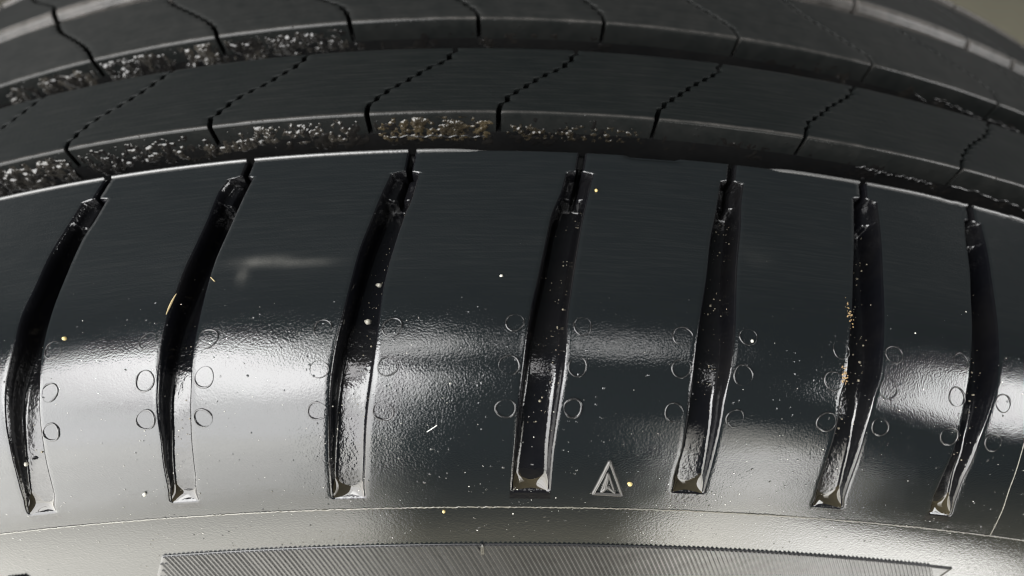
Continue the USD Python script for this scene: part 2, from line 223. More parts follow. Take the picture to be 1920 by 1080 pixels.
def tube(pts, rad, sides=6, closed=False, flat=1.0):
    p = np.asarray(pts, float); n = len(p)
    t = (np.roll(p, -1, 0) - np.roll(p, 1, 0)) if closed else np.gradient(p, axis=0)
    t /= np.linalg.norm(t, axis=1, keepdims=True) + 1e-12
    up = p * [1, 0, 1] + [0, -0.08, 0]; up /= np.linalg.norm(up, axis=1, keepdims=True)
    a = np.cross(t, up); a /= np.linalg.norm(a, axis=1, keepdims=True) + 1e-12; b = np.cross(a, t)
    g = np.arange(sides) * 2 * np.pi / sides; r = np.broadcast_to(rad, (n,))[:, None, None]
    d = np.cos(g)[None, :, None] * a[:, None] + flat * np.sin(g)[None, :, None] * b[:, None]
    v = (p[:, None] + r * d).reshape(-1, 3); nn = (np.cos(g)[None, :, None] * a[:, None] + np.sin(g)[None, :, None] * b[:, None]).reshape(-1, 3)
    m = n if closed else n - 1
    i, j = np.meshgrid(np.arange(m), np.arange(sides), indexing='ij')
    f = np.stack([i * sides + j, i * sides + (j + 1) % sides, ((i + 1) % n) * sides + (j + 1) % sides, ((i + 1) % n) * sides + j], -1).reshape(-1, 4)
    c = np.cross(v[f[:, 2]] - v[f[:, 0]], v[f[:, 3]] - v[f[:, 1]])
    if (c * nn[f[:, 0]]).sum() < 0: f = f[:, ::-1]
    return v, f, nn
def join(items):
    v, f, n, o = [], [], [], 0
    for a, b, c in items: v.append(a); f.append(np.asarray(b) + o); n.append(c); o += len(a)
    return np.vstack(v), np.vstack(f), np.vstack(n)

# ---------------------------------------------------------------- floor
fl = trimesh.creation.box([6, 6, 0.1]); fl.apply_translation([0, 1.0, -0.05])
v, f, n = meshkit.arrays(fl); key(emit('floor', '/World', v, f, None, M['floor']), kind='structure')

# ---------------------------------------------------------------- carcass: full ring behind the tread, groove floors, sidewalls and beads
MIRROR = 0.1889                                      # y of the far side = MIRROR - y
def far_lift(s): return 0.0036 * np.clip(1 - s / 0.03, 0, 1)
ps, _, ns_ = prof(np.linspace(0.0, S_END, 60))
inn = ps - ns_ * 0.0085
near_side = np.vstack([np.array([[0.0520, 0.3150]]), inn[0:1] * [1, 0] + [[0, 0.3149]], inn[2:]])
crown = np.array([[0.1369, 0.3180], [0.115, 0.3195], [0.0915, 0.3205], [0.070, 0.3190], [0.0530, 0.3160]])
far = near_side[2:] * [-1, 1] + [MIRROR, 0]
inside = np.array([[MIRROR - 0.012, 0.215], [MIRROR - 0.002, 0.246], [MIRROR - 0.006, 0.28], [0.155, 0.308], [0.0945, 0.311], [0.034, 0.308], [0.006, 0.28], [0.002, 0.246], [0.012, 0.215]])
loop = np.vstack([near_side[2:][::-1], crown[::-1], far, inside])
th = np.linspace(0, 2 * np.pi, 361)
V = ring(th[None, :], loop[:, :1], loop[:, 1:]); q = quads(len(loop), len(th)).reshape(-1, 4)
V2 = V.reshape(-1, 3); part('carcass', V2, q[:, ::-1], vnormals(V2, q[:, ::-1]), M['wall'])

# ---------------------------------------------------------------- shoulder with lateral grooves
def extend(tab, k_end=0.068):
    t = np.array(tab, float); s = t[:, 1] * 1e-3; a = np.radians(t[:, 0])
    o = np.argsort(s); s, a = s[o], a[o]
    s = np.r_[s[0] - 0.006, s, k_end, 0.09]; sl0 = (a[2] - a[0]) / (s[3] - s[1]); a = np.r_[a[0] - sl0 * 0.006, a, a[-1] + 0.0005, a[-1] + 0.0005]
    return PchipInterpolator(s, a, extrapolate=True)
class Groove:
    def __init__(self, g, shift=0.0):
        sh = math.radians(shift); L, R = extend(g['L']), extend(g['R'])
        self.L = lambda s: L(s) + sh
        self.R = lambda s: R(s) + sh
        (a0, s0), (a1, s1) = g['S']; a0, a1 = math.radians(a0) + sh, math.radians(a1) + sh
        self.mid = lambda s: a0 + (a1 - a0) * np.clip((s * 1e3 - s0) / (s1 - s0), -0.4, 2.2)
        self.end = (g['L'][-1][1] + g['R'][-1][1]) / 2e3
        self.top = (g['L'][0][1] + g['R'][0][1]) / 2e3 - 0.0004
base_g = [Groove(g) for g in GROOVES]
left = [Groove(GROOVES[k], sft) for k, sft in ((2, -28.0), (3, -28.3), (1, -14.2), (0, -4.75))]
right = [Groove(GROOVES[6], 4.45), Groove(GROOVES[5], 13.2), Groove(GROOVES[3], 26.5), Groove(GROOVES[3], 31.1)]
ALLG = left + base_g + right
B = 0.00030
X0 = np.array([0, .03, .08, .15, .22, .3, .5, .7, .78, .85, .92, .97, 1]); D0 = np.array([0.05, .3, .6, .8, .95, 1, 1, 1, .95, .8, .6, .3, 0.05]) * 5.2e-3
X1 = np.array([0, .05, .12, .26, .385, .415, .5, .585, .615, .74, .88, .95, 1]); D1 = np.array([.2, 1.3, 1.9, 2.1, 2.3, 4.8, 5.2, 4.8, 2.3, 2.1, 1.9, 1.3, .2]) * 1e-3
X2 = np.array([0, .035, .07, .115, .20, .34, .5, .66, .80, .885, .93, .965, 1]); D2 = np.array([.06, .46, .80, .95, .985, 1, 1, 1, .985, .95, .80, .46, .06])
def groove_depth(s, end):
    d = np.interp(s, [0.008, 0.02, 0.035, 0.047, 0.056], [5.0e-3, 4.8e-3, 3.7e-3, 2.2e-3, 1.25e-3])
    return d * (1 - smoothstep(end - 0.0006, end - 0.0001, s))
def shoulder(grooves, rows, wall_rows, nblock, mirror=False, th_lo=None, th_hi=None):
    """One grid over the whole shoulder; its columns follow the groove edges. Returns points, quads and which column belongs to which block (>=0) or groove (<0)."""
    s = np.array([0.0] * len(wall_rows) + list(rows)); dw = np.array([w[1] for w in wall_rows] + [0.0] * len(rows)); aw = np.array([w[0] for w in wall_rows] + [0.0] * len(rows))
    se = np.where(dw > 0, 0.0, s)
    cols, deps, own, wetx = [], [], [], []
    def groove_cols(g):
        L2, R2, mid = g.L(np.maximum(se, 0.003)), g.R(np.maximum(se, 0.003)), g.mid(se)
        w0 = 0.0005 / 0.323
        k0 = 1 - smoothstep(g.top - 0.00025, g.top + 0.00025, se)          # 1 in the sipe
        k2 = smoothstep(g.top + 0.0042, g.top + 0.0048, se)                # 1 in the deep groove
        L = L2 * (1 - k0) + (mid - w0) * k0; R = R2 * (1 - k0) + (mid + w0) * k0
        ek = 1 - smoothstep(g.end - 0.0004, g.end + 0.0003, se)
        dg = groove_depth(se, g.end)
        X = X0[None] * k0[:, None] + X1[None] * (1 - k0 - k2 * (1 - k0))[:, None] + X2[None] * (k2 * (1 - k0))[:, None]
        D = D0[None] * k0[:, None] + D1[None] * ((1 - k0) * (1 - k2))[:, None] + (D2[None] * dg[:, None]) * (k2 * (1 - k0))[:, None]
        return L, R, L[:, None] + (R - L)[:, None] * X, D * ek[:, None], ek
    lo = th_lo if th_lo is not None else math.radians(-34); hi = th_hi if th_hi is not None else math.radians(34)
    prev = np.full(len(s), lo); pb = 0.0
    fr = np.r_[0, np.linspace(0.0, 1, nblock)[1:-1], 1]
    for k, g in enumerate(grooves + [None]):
        if g is None: L = np.full(len(s), hi); bl = 0
        else: L, R, C, D, ek = groove_cols(g); bl = B / 0.32
        a, b = prev + pb, L - bl
        for x in fr: cols.append(a + (b - a) * x); deps.append(np.zeros(len(s))); own.append(k)
        if g is not None:
            for c in range(13): cols.append(C[:, c]); deps.append(D[:, c]); own.append(-1 - k)
            prev, pb = R, B / 0.32
    th, dg = np.stack(cols, 1), np.stack(deps, 1); own = np.array(own)
    p, t, n = prof(se)
    d = np.maximum(dw[:, None], dg)
    # the chipped notch in the shoulder's upper edge, beside the wear bar
    if not mirror:
        tt = np.degrees(th); d = np.maximum(d, 0.0007 * smoothstep(3.75, 3.95, tt) * (1 - smoothstep(5.35, 5.5, tt)) * (1 - smoothstep(0.0004, 0.0010, se))[:, None])
    y = p[:, :1] - t[:, :1] * aw[:, None] - n[:, :1] * d; r = p[:, 1:] - t[:, 1:] * aw[:, None] - n[:, 1:] * d
    if mirror: r = r + far_lift(se)[:, None]; y = MIRROR - y
    P = ring(th, y, r)
    # slow unevenness of the moulded surface
    w = meshkit.fbm(np.stack([th * 320 / 9.0, np.broadcast_to(se[:, None] * 1e3 / 7.0, th.shape), np.full(th.shape, 0.5)], -1), 3) - 0.5
    nn = ring(th, n[:, :1] * (-1 if mirror else 1), n[:, 1:]); P = P + nn * (w * 0.00011)[..., None]
    return P, th, se, own, d
rows = np.r_[np.linspace(0.00035, 0.0036, 9), np.linspace(0.0038, 0.0105, 40), np.linspace(0.0108, 0.055, 125), np.linspace(0.0553, 0.0634, 42)]
rho = 0.00035
wall_rows = [(0.0010, 0.0078), (0.0007, 0.0050), (0.0004, 0.0026), (0.0001, 0.0009)] + [(-rho * (1 - math.cos(a)), rho * (1 - math.sin(a))) for a in np.linspace(0.1, 1.35, 4)]
P, TH, SE, own, DD = shoulder(ALLG, rows, wall_rows, 30)
nr, nc = TH.shape; Q = quads(nr, nc); V = P.reshape(-1, 3); N = vnormals(V, Q.reshape(-1, 4))
SS = np.broadcast_to(SE[:, None], TH.shape)
wet = smoothstep(0.020, 0.034, SS)
def blob(t0, s0, rt, rs): return np.exp(-((np.degrees(TH) - t0) * 5.6 / rt) ** 2 - ((SS * 1e3 - s0) / rs) ** 2)
dust = 0.55 * blob(-6.4, 21.2, 3.6, 0.9) + 0.4 * blob(-5.2, 21.9, 4.0, 0.7) + 0.35 * blob(-6.85, 23.4, 0.8, 1.6) + 0.06 * blob(7.2, 19.0, 3.0, 2.0)
extra = {'wet': wet.ravel(), 'dust': np.clip(dust, 0, 1).ravel(), 'grain_uv': np.stack([TH * 320, SS * 1e3, 0 * TH], -1).reshape(-1, 3)}
cut = int(np.searchsorted(SE + 1e-9 * np.arange(nr), 0.0612))
qown = np.where((own[:-1] >= 0) & (own[1:] >= 0), np.maximum(own[:-1], own[1:]), np.minimum(own[:-1], own[1:]))   # per quad column
band = Q[cut:].reshape(-1, 4)
vv, ff, nn_, ex = pick(V, N, band, extra)
part('shoulder_rib', vv, ff, nn_, M['shoulder'], prim=ex)
for k in range(len(ALLG) + 1):
    qq = Q[:cut, qown == k].reshape(-1, 4); vv, ff, nn_, ex = pick(V, N, qq, extra)
    part('shoulder_block', vv, ff, nn_, M['shoulder'], TY + '/shoulder_rib', ex)
for k in range(len(ALLG)):
    qq = Q[:cut, qown == -1 - k].reshape(-1, 4); vv, ff, nn_, ex = pick(V, N, qq, {})
    part('lateral_groove', vv, ff, nn_, M['groove'], TY + '/shoulder_rib')

# liquid dressing gathered in the foot of each groove: a meniscus climbing the end wall and the sides
W0 = np.array([0, 0, AXLE])
ORD = ['leftmost', 'second', 'third', 'fourth', 'fifth', 'sixth', 'rightmost']
for k, g in enumerate(base_g):
    L0 = (2.4, 2.2, 2.6, 2.6, 2.4, 2.6, 2.6)[k] * 1e-3
    ss_ = np.linspace(g.end - 1.9 * L0, g.end - 0.00012, 44); xx = np.linspace(0.035, 0.965, 29)
    skew = (-0.25, -0.2, -0.1, 0.0, 0.1, 0.15, 0.2)[k]
    reach = L0 * (0.75 + 1.1 * np.abs(2 * xx - 1 + skew) ** 1.8)                     # the waterline curves up along both walls
    tl = np.clip((ss_[:, None] - (g.end - reach)[None]) / reach[None], 0, 1)
    dfl = np.interp(ss_, [0.035, 0.047, 0.056, 0.07], [3.7e-3, 2.2e-3, 1.25e-3, 1.25e-3])[:, None]
    fill = -0.03 + 0.99 * tl ** 2.6; side = 0.85 * np.abs(2 * xx[None] - 1) ** 5 * tl ** 0.7
    d = dfl * (1 - np.clip(np.maximum(fill, 0) + (1 - np.maximum(fill, 0)) * side, 0, 0.985)) + 0.04e-3 * (1 - np.clip(tl * 12, 0, 1))
    th = g.L(ss_)[:, None] + (g.R(ss_) - g.L(ss_))[:, None] * xx[None]
    v = on_side(th, np.broadcast_to(ss_[:, None], th.shape), -d).reshape(-1, 3); q = quads(44, 29).reshape(-1, 4)
    pr = emit('dressing_pool', '/World', v + W0, q, vnormals(v, q), M['pool'])
    key(pr, label=f'glossy dressing pooled in the foot of the {ORD[k]} lateral groove' + (' from the left' if 0 < k < 6 else ''), category='puddle', group='dressing pooled in the groove ends')

# plain remainder of the near shoulder ring, out of sight round the wheel
def plain_ring(name, s, t0, t1, steps, mat, mirror=False):
    p, _, _ = prof(s); r = p[:, 1] + (far_lift(s) if mirror else 0); y = MIRROR - p[:, 0] if mirror else p[:, 0]
    th = np.linspace(t0, t1, steps); v = ring(th[None], y[:, None], r[:, None]).reshape(-1, 3); q = quads(len(s), steps).reshape(-1, 4)
    if mirror: q = q[:, ::-1]
    part(name, v, q, vnormals(v, q), mat)
plain_ring('shoulder_ring', np.linspace(0, 0.0634, 30), math.radians(34), math.radians(326), 140, M['dry'])
plain_ring('sidewall', np.r_[np.linspace(0.0634, 0.0745, 46), np.linspace(0.075, S_END, 60)], 0, 2 * math.pi, 721, M['side'])

# far shoulder; its near edge is painted paler as a strip of reflected light
Pf, THf, SEf, ownf, _ = shoulder([Groove(GROOVES[2], x) for x in np.arange(-26.3, 34, 4.65)], np.r_[0.0005, 0.0015, np.linspace(0.0036, 0.0105, 20), np.linspace(0.0115, 0.0634, 42)], [(0.0010, 0.0078), (0.0004, 0.003)] + [(-0.0006 * (1 - math.cos(a)), 0.0006 * (1 - math.sin(a))) for a in np.linspace(0.1, 1.35, 4)], 8, mirror=True)
qf = quads(*THf.shape).reshape(-1, 4)[:, ::-1]; vf = Pf.reshape(-1, 3); wf = (1 - smoothstep(0.0003, 0.0012, SEf))[:, None] + 0 * THf
part('shoulder_rib', vf, qf, vnormals(vf, qf), M['rib'], prim={'wet': wf.ravel(), 'dust': (0.25 + 1.7 * wf).ravel(), 'grain_uv': np.stack([THf * 320, SEf[:, None] * 1e3 + 0 * THf, 0 * THf], -1).reshape(-1, 3)})
plain_ring('shoulder_ring', np.linspace(0, 0.0634, 20), math.radians(34), math.radians(326), 140, M['dry'], True)
plain_ring('sidewall', np.linspace(0.0634, S_END, 40), 0, 2 * math.pi, 361, M['dry'], True)

# ---------------------------------------------------------------- tread ribs: blocks parted by zigzag sipes
def zigzag(tab, shift, r, amp=0.00036, per=0.0023, straight=0.0026, y_end=None, dotted=True):
    """Bearing of a sipe as a function of y: straight at the near edge, then a saw-tooth cut."""
    t = np.array(tab, float); u = np.radians(t[:, 0]) * r; y = t[:, 1] * 1e-3
    ok = np.r_[True, np.diff(np.maximum.accumulate(y)) > 1e-5]; u, y = u[ok], y[ok]
    if y_end is not None and y[-1] < y_end: sl = (u[-1] - u[-2]) / (y[-1] - y[-2]); sl = np.clip(sl, -1.2, 1.2); u = np.r_[u, u[-1] + sl * (y_end - y[-1])]; y = np.r_[y, y_end]
    yy = np.linspace(y[0] - 0.001, y[-1], 500); uu = PchipInterpolator(y, u, extrapolate=True)(yy); uu[yy < y[0]] = u[0]
    L = np.r_[0, np.cumsum(np.hypot(np.diff(uu), np.diff(yy)))]
    tu, ty = np.gradient(uu, L), np.gradient(yy, L)
    ph = np.maximum(L - straight, 0) / per; tri = 4 * np.abs((ph + 0.25) % 1 - 0.5) - 1
    a = amp * -tri * smoothstep(straight, straight + 0.0012, L)
    pu, py = uu - ty * a, np.maximum.accumulate(yy + tu * a)
    return lambda q: np.interp(q, py + 1e-9 * np.arange(len(py)), pu) / r + shift
def rib(k, sipes, gap, near_r, mat_top, rows_n=76, y_far=None, sipe_depth=0.0040, straight_gap=0.0009, dusty=0.0, wall_shine_tint=0.16):
    (ya, ra), (yb, rb) = np.array(RIBS[k]) / 1e3; m = (rb - ra) / (yb - ya); Lr = yb - ya
    nrm = np.array([-m, 1]) / math.hypot(m, 1); tan = np.array([1, m]) / math.hypot(m, 1)
    def rows_of(depth_from, depth_to, rho, top=True):
        R_ = []
        for d in np.linspace(depth_from, depth_to, 4): R_.append((-(d * 0.12), d, ya))
        return R_
    rho = near_r
    near = [(-0.12 * d, d) for d in (0.0040, 0.0030, 0.0020, 0.0012)] + [(rho * (1 - math.cos(a)), rho * (1 - math.sin(a))) for a in np.linspace(0.08, math.pi / 2, 6)]
    top = [(a, 0.0) for a in np.linspace(rho + 0.0002, Lr - 0.0006, rows_n)]
    farr = [(Lr - 0.0003 * (1 - math.cos(a)), 0.0003 * (1 - math.sin(a))) for a in np.linspace(math.pi / 2, 0.1, 3)] + [(Lr + 0.12 * d, d) for d in (0.001, 0.0025, 0.0040)]
    rr = np.array(near + top + farr); a, d0 = rr[:, 0], rr[:, 1]
    yq = np.clip(ya + a, ya, yb)
    bulge = 0.00012 * np.sin(np.clip(a / Lr, 0, 1) * np.pi)
    lo, hi = math.radians(-33.9), math.radians(33.9)
    edges = [np.full(len(a), lo)] + [z(yq) for z in sipes] + [np.full(len(a), hi)]
    # base strip seen through the cuts
    th = np.linspace(-math.pi, math.pi, 361)
    bb = np.array([(-0.12 * 0.0088, 0.0088), (-0.12 * 0.0064, 0.0064), (-0.12 * sipe_depth, sipe_depth), (Lr + 0.12 * sipe_depth, sipe_depth), (Lr + 0.001, 0.0088)])
    pb = np.array([ya, ra]) + bb[:, :1] * tan - bb[:, 1:] * nrm
    v = ring(th[None], pb[:, :1], pb[:, 1:]).reshape(-1, 3); q = quads(len(bb), len(th)).reshape(-1, 4)[:, ::-1]
    root = part('tread_rib', v, q, None, M['wall'])
    # plain part of the ring, round the wheel
    th = np.linspace(hi + 0.001, 2 * math.pi + lo - 0.001, 150); sel = [0, 3, 9, len(near) + 20, len(near) + rows_n - 2, len(a) - 3, len(a) - 1]
    pp = np.array([ya, ra]) + a[sel, None] * tan - d0[sel, None] * nrm
    v = ring(th[None], pp[:, :1], pp[:, 1:]).reshape(-1, 3); q = quads(len(sel), len(th)).reshape(-1, 4)[:, ::-1]
    part('tread_block', v, q, vnormals(v, q), M['dry'], str(root.GetPath()))
    for i in range(len(edges) - 1):
        sg = np.where(yq < ya + 0.0024, straight_gap, gap) / 2 / ra
        A, Bb = edges[i] + (sg if i else 0), edges[i + 1] - (sg if i < len(edges) - 2 else 0)
        bev = 0.00010 / ra
        c = [(A, 0.0042), (A, 0.0010), (A, 0.00010), (A + bev, 0.0)] + [(A + bev + (Bb - A - 2 * bev) * x, 0.0) for x in np.linspace(0, 1, 20)[1:-1]] + [(Bb - bev, 0.0), (Bb, 0.00010), (Bb, 0.0010), (Bb, 0.0042)]
        th = np.stack([x[0] for x in c], 1); dc = np.array([x[1] for x in c])
        d = np.maximum(d0[:, None], dc[None])
        y = ya + a[:, None] * tan[0] - (d - bulge[:, None]) * nrm[0]; r = ra + a[:, None] * tan[1] - (d - bulge[:, None]) * nrm[1]
        w = (meshkit.fbm(np.stack([th * 330 / 6.0, np.broadcast_to(a[:, None] * 1e3 / 5.0, th.shape), np.full(th.shape, 3.0 + k)], -1), 3) - 0.5) * 0.0001
        r = r + w
        v = ring(th, y, r).reshape(-1, 3); q = quads(*th.shape).reshape(-1, 4)[:, ::-1]
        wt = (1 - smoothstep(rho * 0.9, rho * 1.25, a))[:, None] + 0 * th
        edge_shine_tint = (smoothstep(0.15 * rho, 0.5 * rho, a) * (1 - smoothstep(0.9 * rho, 1.15 * rho, a)))[:, None] * (0.35 + 0.5 * meshkit.noise(np.stack([th * 330 / 0.5, 0 * th, 0 * th + k], -1)))  # highlight along the near corner, painted as a paler colour
        part('tread_block', v, q, vnormals(v, q), mat_top, str(root.GetPath()), {'wet': wt.ravel(), 'dust': (dusty * (1 - wt) + wall_shine_tint * wt + edge_shine_tint).ravel(), 'grain_uv': np.stack([th * 330, np.broadcast_to(a[:, None] * 1e3, th.shape), 0 * th], -1).reshape(-1, 3)})  # the dust channel also carries the painted wall shine and edge highlight
    return root
def shifts(lo, hi, first, last, pitch):
    """Bearings shifts (degrees) that continue a row of sipes beyond the ones measured."""
    a = [-pitch * k for k in range(int((first - lo) / pitch), 0, -1)]; b = [pitch * k for k in range(1, int((hi - last) / pitch) + 1)]
    return a, b
S2 = SIPES2[1:]; a_, b_ = shifts(-33, 31, -13.5, 15.2, 4.75)
R2_ = 0.327
sip2 = [zigzag(S2[0], math.radians(x), R2_, y_end=0.0734) for x in a_] + [zigzag(t, 0, R2_, y_end=0.0734) for t in S2] + [zigzag(S2[-1], math.radians(x), R2_, y_end=0.0734) for x in b_]
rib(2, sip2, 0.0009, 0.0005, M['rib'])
a_, b_ = shifts(-33, 33, -14.3, 19.0, 4.7)
kw = dict(amp=0.00022, per=0.0021, straight=0.0030, y_end=0.0998)
sip3 = [zigzag(SIPES3[0], math.radians(x), 0.329, **kw) for x in a_] + [zigzag(t, 0, 0.329, **kw) for t in SIPES3] + [zigzag(SIPES3[-1], math.radians(x), 0.329, **kw) for x in b_]
rib(3, sip3, 0.0012, 0.00065, M['rib'], rows_n=70, dusty=0.15, wall_shine_tint=0.14)
sip4 = []
for x in (-31, -26.5, -22.3, -17.8, -13.2, -8.6, -4, 0.6, 5.2, 9.7, 14.2, 19.75, 22.3, 27, 31.5):
    tab = [(x, 107.9), (x - 0.25, 112), (x - 1.0, 116), (x - 2.2, 122), (x - 3.2, 130)]
    sip4.append(zigzag(tab, 0, 0.329, amp=0.0002, per=0.0021, straight=0.003))
rib(4, sip4, 0.0011, 0.0017, M['rib'], rows_n=40, straight_gap=0.0015, dusty=0.12, wall_shine_tint=1.3)  # near wall painted much paler, as its bright strip of reflected light

# ---------------------------------------------------------------- moulded marks on the shoulder
SR = TY + '/shoulder_rib'
g_ = np.linspace(0, 2 * np.pi, 33)[:-1]
def vent(t, s, rad, rt):
    wob = 1 + 0.05 * np.sin(2 * g_ + rng.uniform(0, 6)) + 0.03 * np.sin(3 * g_ + rng.uniform(0, 6))
    r_here = prof(s * 1e-3)[0][1]
    pts = on_side(math.radians(t) + rad * wob * np.cos(g_) / r_here, s * 1e-3 + rad * wob * np.sin(g_), 0.00004)
    gap = np.clip(0.5 + 0.7 * np.sin(g_ + rng.uniform(0, 6.3)) + 0.5 * np.sin(2 * g_ + rng.uniform(0, 6.3)) + rng.uniform(0.0, 0.9), 0.12, 1)
    hgt = rt * gap * (0.8 + 0.3 * rng.random(32))
    v, f, n = tube(pts, hgt, 6, True, 1.1); part('vent_mark', v, f, n, M['mark'], SR)
for row, rt in ((VENTS_UP, 0.00013), (VENTS_MID, 0.00014), (VENTS_LOW, 0.00016)):
    for t, s in row: vent(t, s + rng.normal(0, 0.1), 0.00135 * rng.uniform(0.93, 1.06), rt * rng.uniform(0.85, 1.15))
def mark_line(pts, rad, n=14, lift=0.00005, closed=False):
    pts = np.array(pts, float); pts = np.vstack([pts, pts[:1]]) if closed else pts
    t = np.linspace(0, len(pts) - 1, (len(pts) - 1) * n + 1); t = t[:-1] if closed else t
    q = np.stack([np.interp(t, np.arange(len(pts)), pts[:, k]) for k in (0, 1)], 1)
    return tube(on_side(np.radians(q[:, 0]), q[:, 1] * 1e-3, lift), rad * (1 + 0.18 * (rng.random(len(q)) - 0.5)), 8, closed, 1.0)
v, f, n = mark_line([TRIANGLE[0], TRIANGLE[1], TRIANGLE[2]], 0.00026, 22, 0.00010, True)
tri = part('triangle_mark', v, f, n, M['pale_mark'], SR)
tri.SetCustomDataByKey('label', 'raised triangle mark beside the lateral groove')
it = TRI_INNER
v, f, n = join([mark_line([it[1], it[0], it[3]], 0.00020, 12), mark_line([it[0], (it[0][0], it[0][1] + 3.2)], 0.00028, 12), mark_line([it[1], it[2], it[3]], 0.0003, 12)])
part('inner_mark', v, f, n, M['pale_mark'], SR)

# ---------------------------------------------------------------- sidewall: mould line, seam, hatched band
SW = TY + '/sidewall'
def burr(name, ts, ss, rad, mat, parent, lift=0.00003, jit=0.00006):
    k = len(ts); ss = ss + rng.normal(0, jit, k); r = rad * (0.55 + 0.9 * rng.random(k))
    v, f, n = tube(on_side(ts, ss, lift), r, 6); return part(name, v, f, n, mat, parent)
ts = np.radians(np.linspace(-34, 34, 1500)); burr('mould_line', ts, np.full(1500, 0.06324), 0.00011, M['burr'], SW)
sm = np.array(SEAM); sf = PchipInterpolator(sm[:, 1], sm[:, 0]); s_ = np.linspace(42.5, 63.0, 260)
burr('mould_seam', np.radians(sf(s_)), s_ * 1e-3, 0.00008, M['burr'], SW, jit=0.00003)
HS0, HS1 = 0.07365, 0.0965
def h_left(s): return np.interp(s * 1e3, [73.65, 79.8, 96], [-11.0, -11.85, -13.2])
def h_right(s): return np.full(np.shape(s), 16.22)
hs = np.r_[HS0, HS0 + 0.00015, np.linspace(HS0 + 0.0006, HS1, 14)]
hl, hr = h_left(hs), h_right(hs); fx = np.r_[0, np.linspace(0, 1, 180), 1]
ht = np.radians(hl[:, None] + (hr - hl)[:, None] * fx[None])
lift = np.full(ht.shape, 0.00018); lift[0] = -0.0001; lift[:, 0] = -0.0001; lift[:, -1] = -0.0001
p, t, n = prof(hs); y = p[:, :1] + n[:, :1] * lift; r = p[:, 1:] + n[:, 1:] * lift
v = ring(ht, y, r).reshape(-1, 3); q = quads(*ht.shape).reshape(-1, 4)
hb = part('hatch_band', v, q, vnormals(v, q), M['ridge'])
HB = TY + '/hatch_band'
pitch = 0.1585
for k in range(-22, 172):
    t0 = -11.0 + 0.08 + k * pitch
    s = np.linspace(HS0 + 0.0001, HS1, 12)
    ang = np.clip(18 + 1.6 * t0, -2, 42)
    t = t0 + np.degrees(np.tan(math.radians(ang)) * (s - HS0) / 0.280)
    ok = (t > h_left(s) + 0.05) & (t < h_right(s) - 0.05)
    if ok.sum() < 3: continue
    s, t = s[ok], t[ok]
    w = math.radians(pitch) * 0.40; tr = np.radians(t)
    hh = 0.00019 + 0.00004 * rng.random()
    P4 = np.stack([on_side(tr - w, s, 0.00016 + 0 * s), on_side(tr - w * 0.35, s, 0.00018 + hh + 0 * s), on_side(tr + w * 0.35, s, 0.00018 + hh + 0 * s), on_side(tr + w, s, 0.00016 + 0 * s)], 1)
    v = P4.reshape(-1, 3); q = quads(len(s), 4).reshape(-1, 4)
    q = np.vstack([q, [[0, 1, 2, 3]], [[len(v) - 1, len(v) - 2, len(v) - 3, len(v) - 4]]])
    part('hatch_ridge', v, q, None, M['ridge'], HB)
# the little stud at the band's upper edge, and the start of a raised figure at the lower left
st = np.linspace(0, 1, 10); v, f, n = tube(on_side(np.radians(-0.41) + 0 * st, 0.0733 + st * 0.0034, 0.0003 + 0 * st), 0.00034 * np.sqrt(np.clip(1 - (2 * st - 1) ** 4, 0.02, 1)), 8)
part('rubber_nub', v, f, n, M['mark'])
for k in range(6):
    t = -17.25 + k * 0.14; s = np.linspace(0.0757, 0.082, 6)
    v, f, n = tube(on_side(np.radians(t) + 0 * s, s, 0.0001 + 0 * s), 0.00030, 6); part('raised_mark', v, f, n, M['ridge'], SW)

# a thin moulding lip along the shoulder's upper edge, broken at each sipe; its pale colour paints in the edge highlight
for k in range(len(ALLG) + 1):
    a0 = ALLG[k - 1].mid(np.array(0.0)) + 0.0022 if k else math.radians(-34); a1 = ALLG[k].mid(np.array(0.0)) - 0.0022 if k < len(ALLG) else math.radians(34)
    m_ = 160; ts = np.linspace(a0, a1, m_); dg = np.degrees(ts)
    notch = smoothstep(3.7, 3.9, dg) * (1 - smoothstep(5.35, 5.55, dg))
    wav = 0.0002 * smoothstep(13.2, 14.6, dg) * (0.4 + meshkit.noise(np.stack([ts * 260, 0 * ts, 0 * ts], -1)))
    sunk = smoothstep(-1.5, 0.5, dg) * (1 - smoothstep(7.6, 9.0, dg))  # lip sunk in the middle, where the edge highlight goes dark
    v, f, n = tube(on_side(ts, 0.00022 + wav + rng.normal(0, 0.000008, m_), 0.00004 - 0.0006 * notch - 0.0008 * sunk), 0.00031 * (0.93 + 0.14 * rng.random(m_)), 10)
    part('edge_lip', v, f, n, M['lip'], SR)

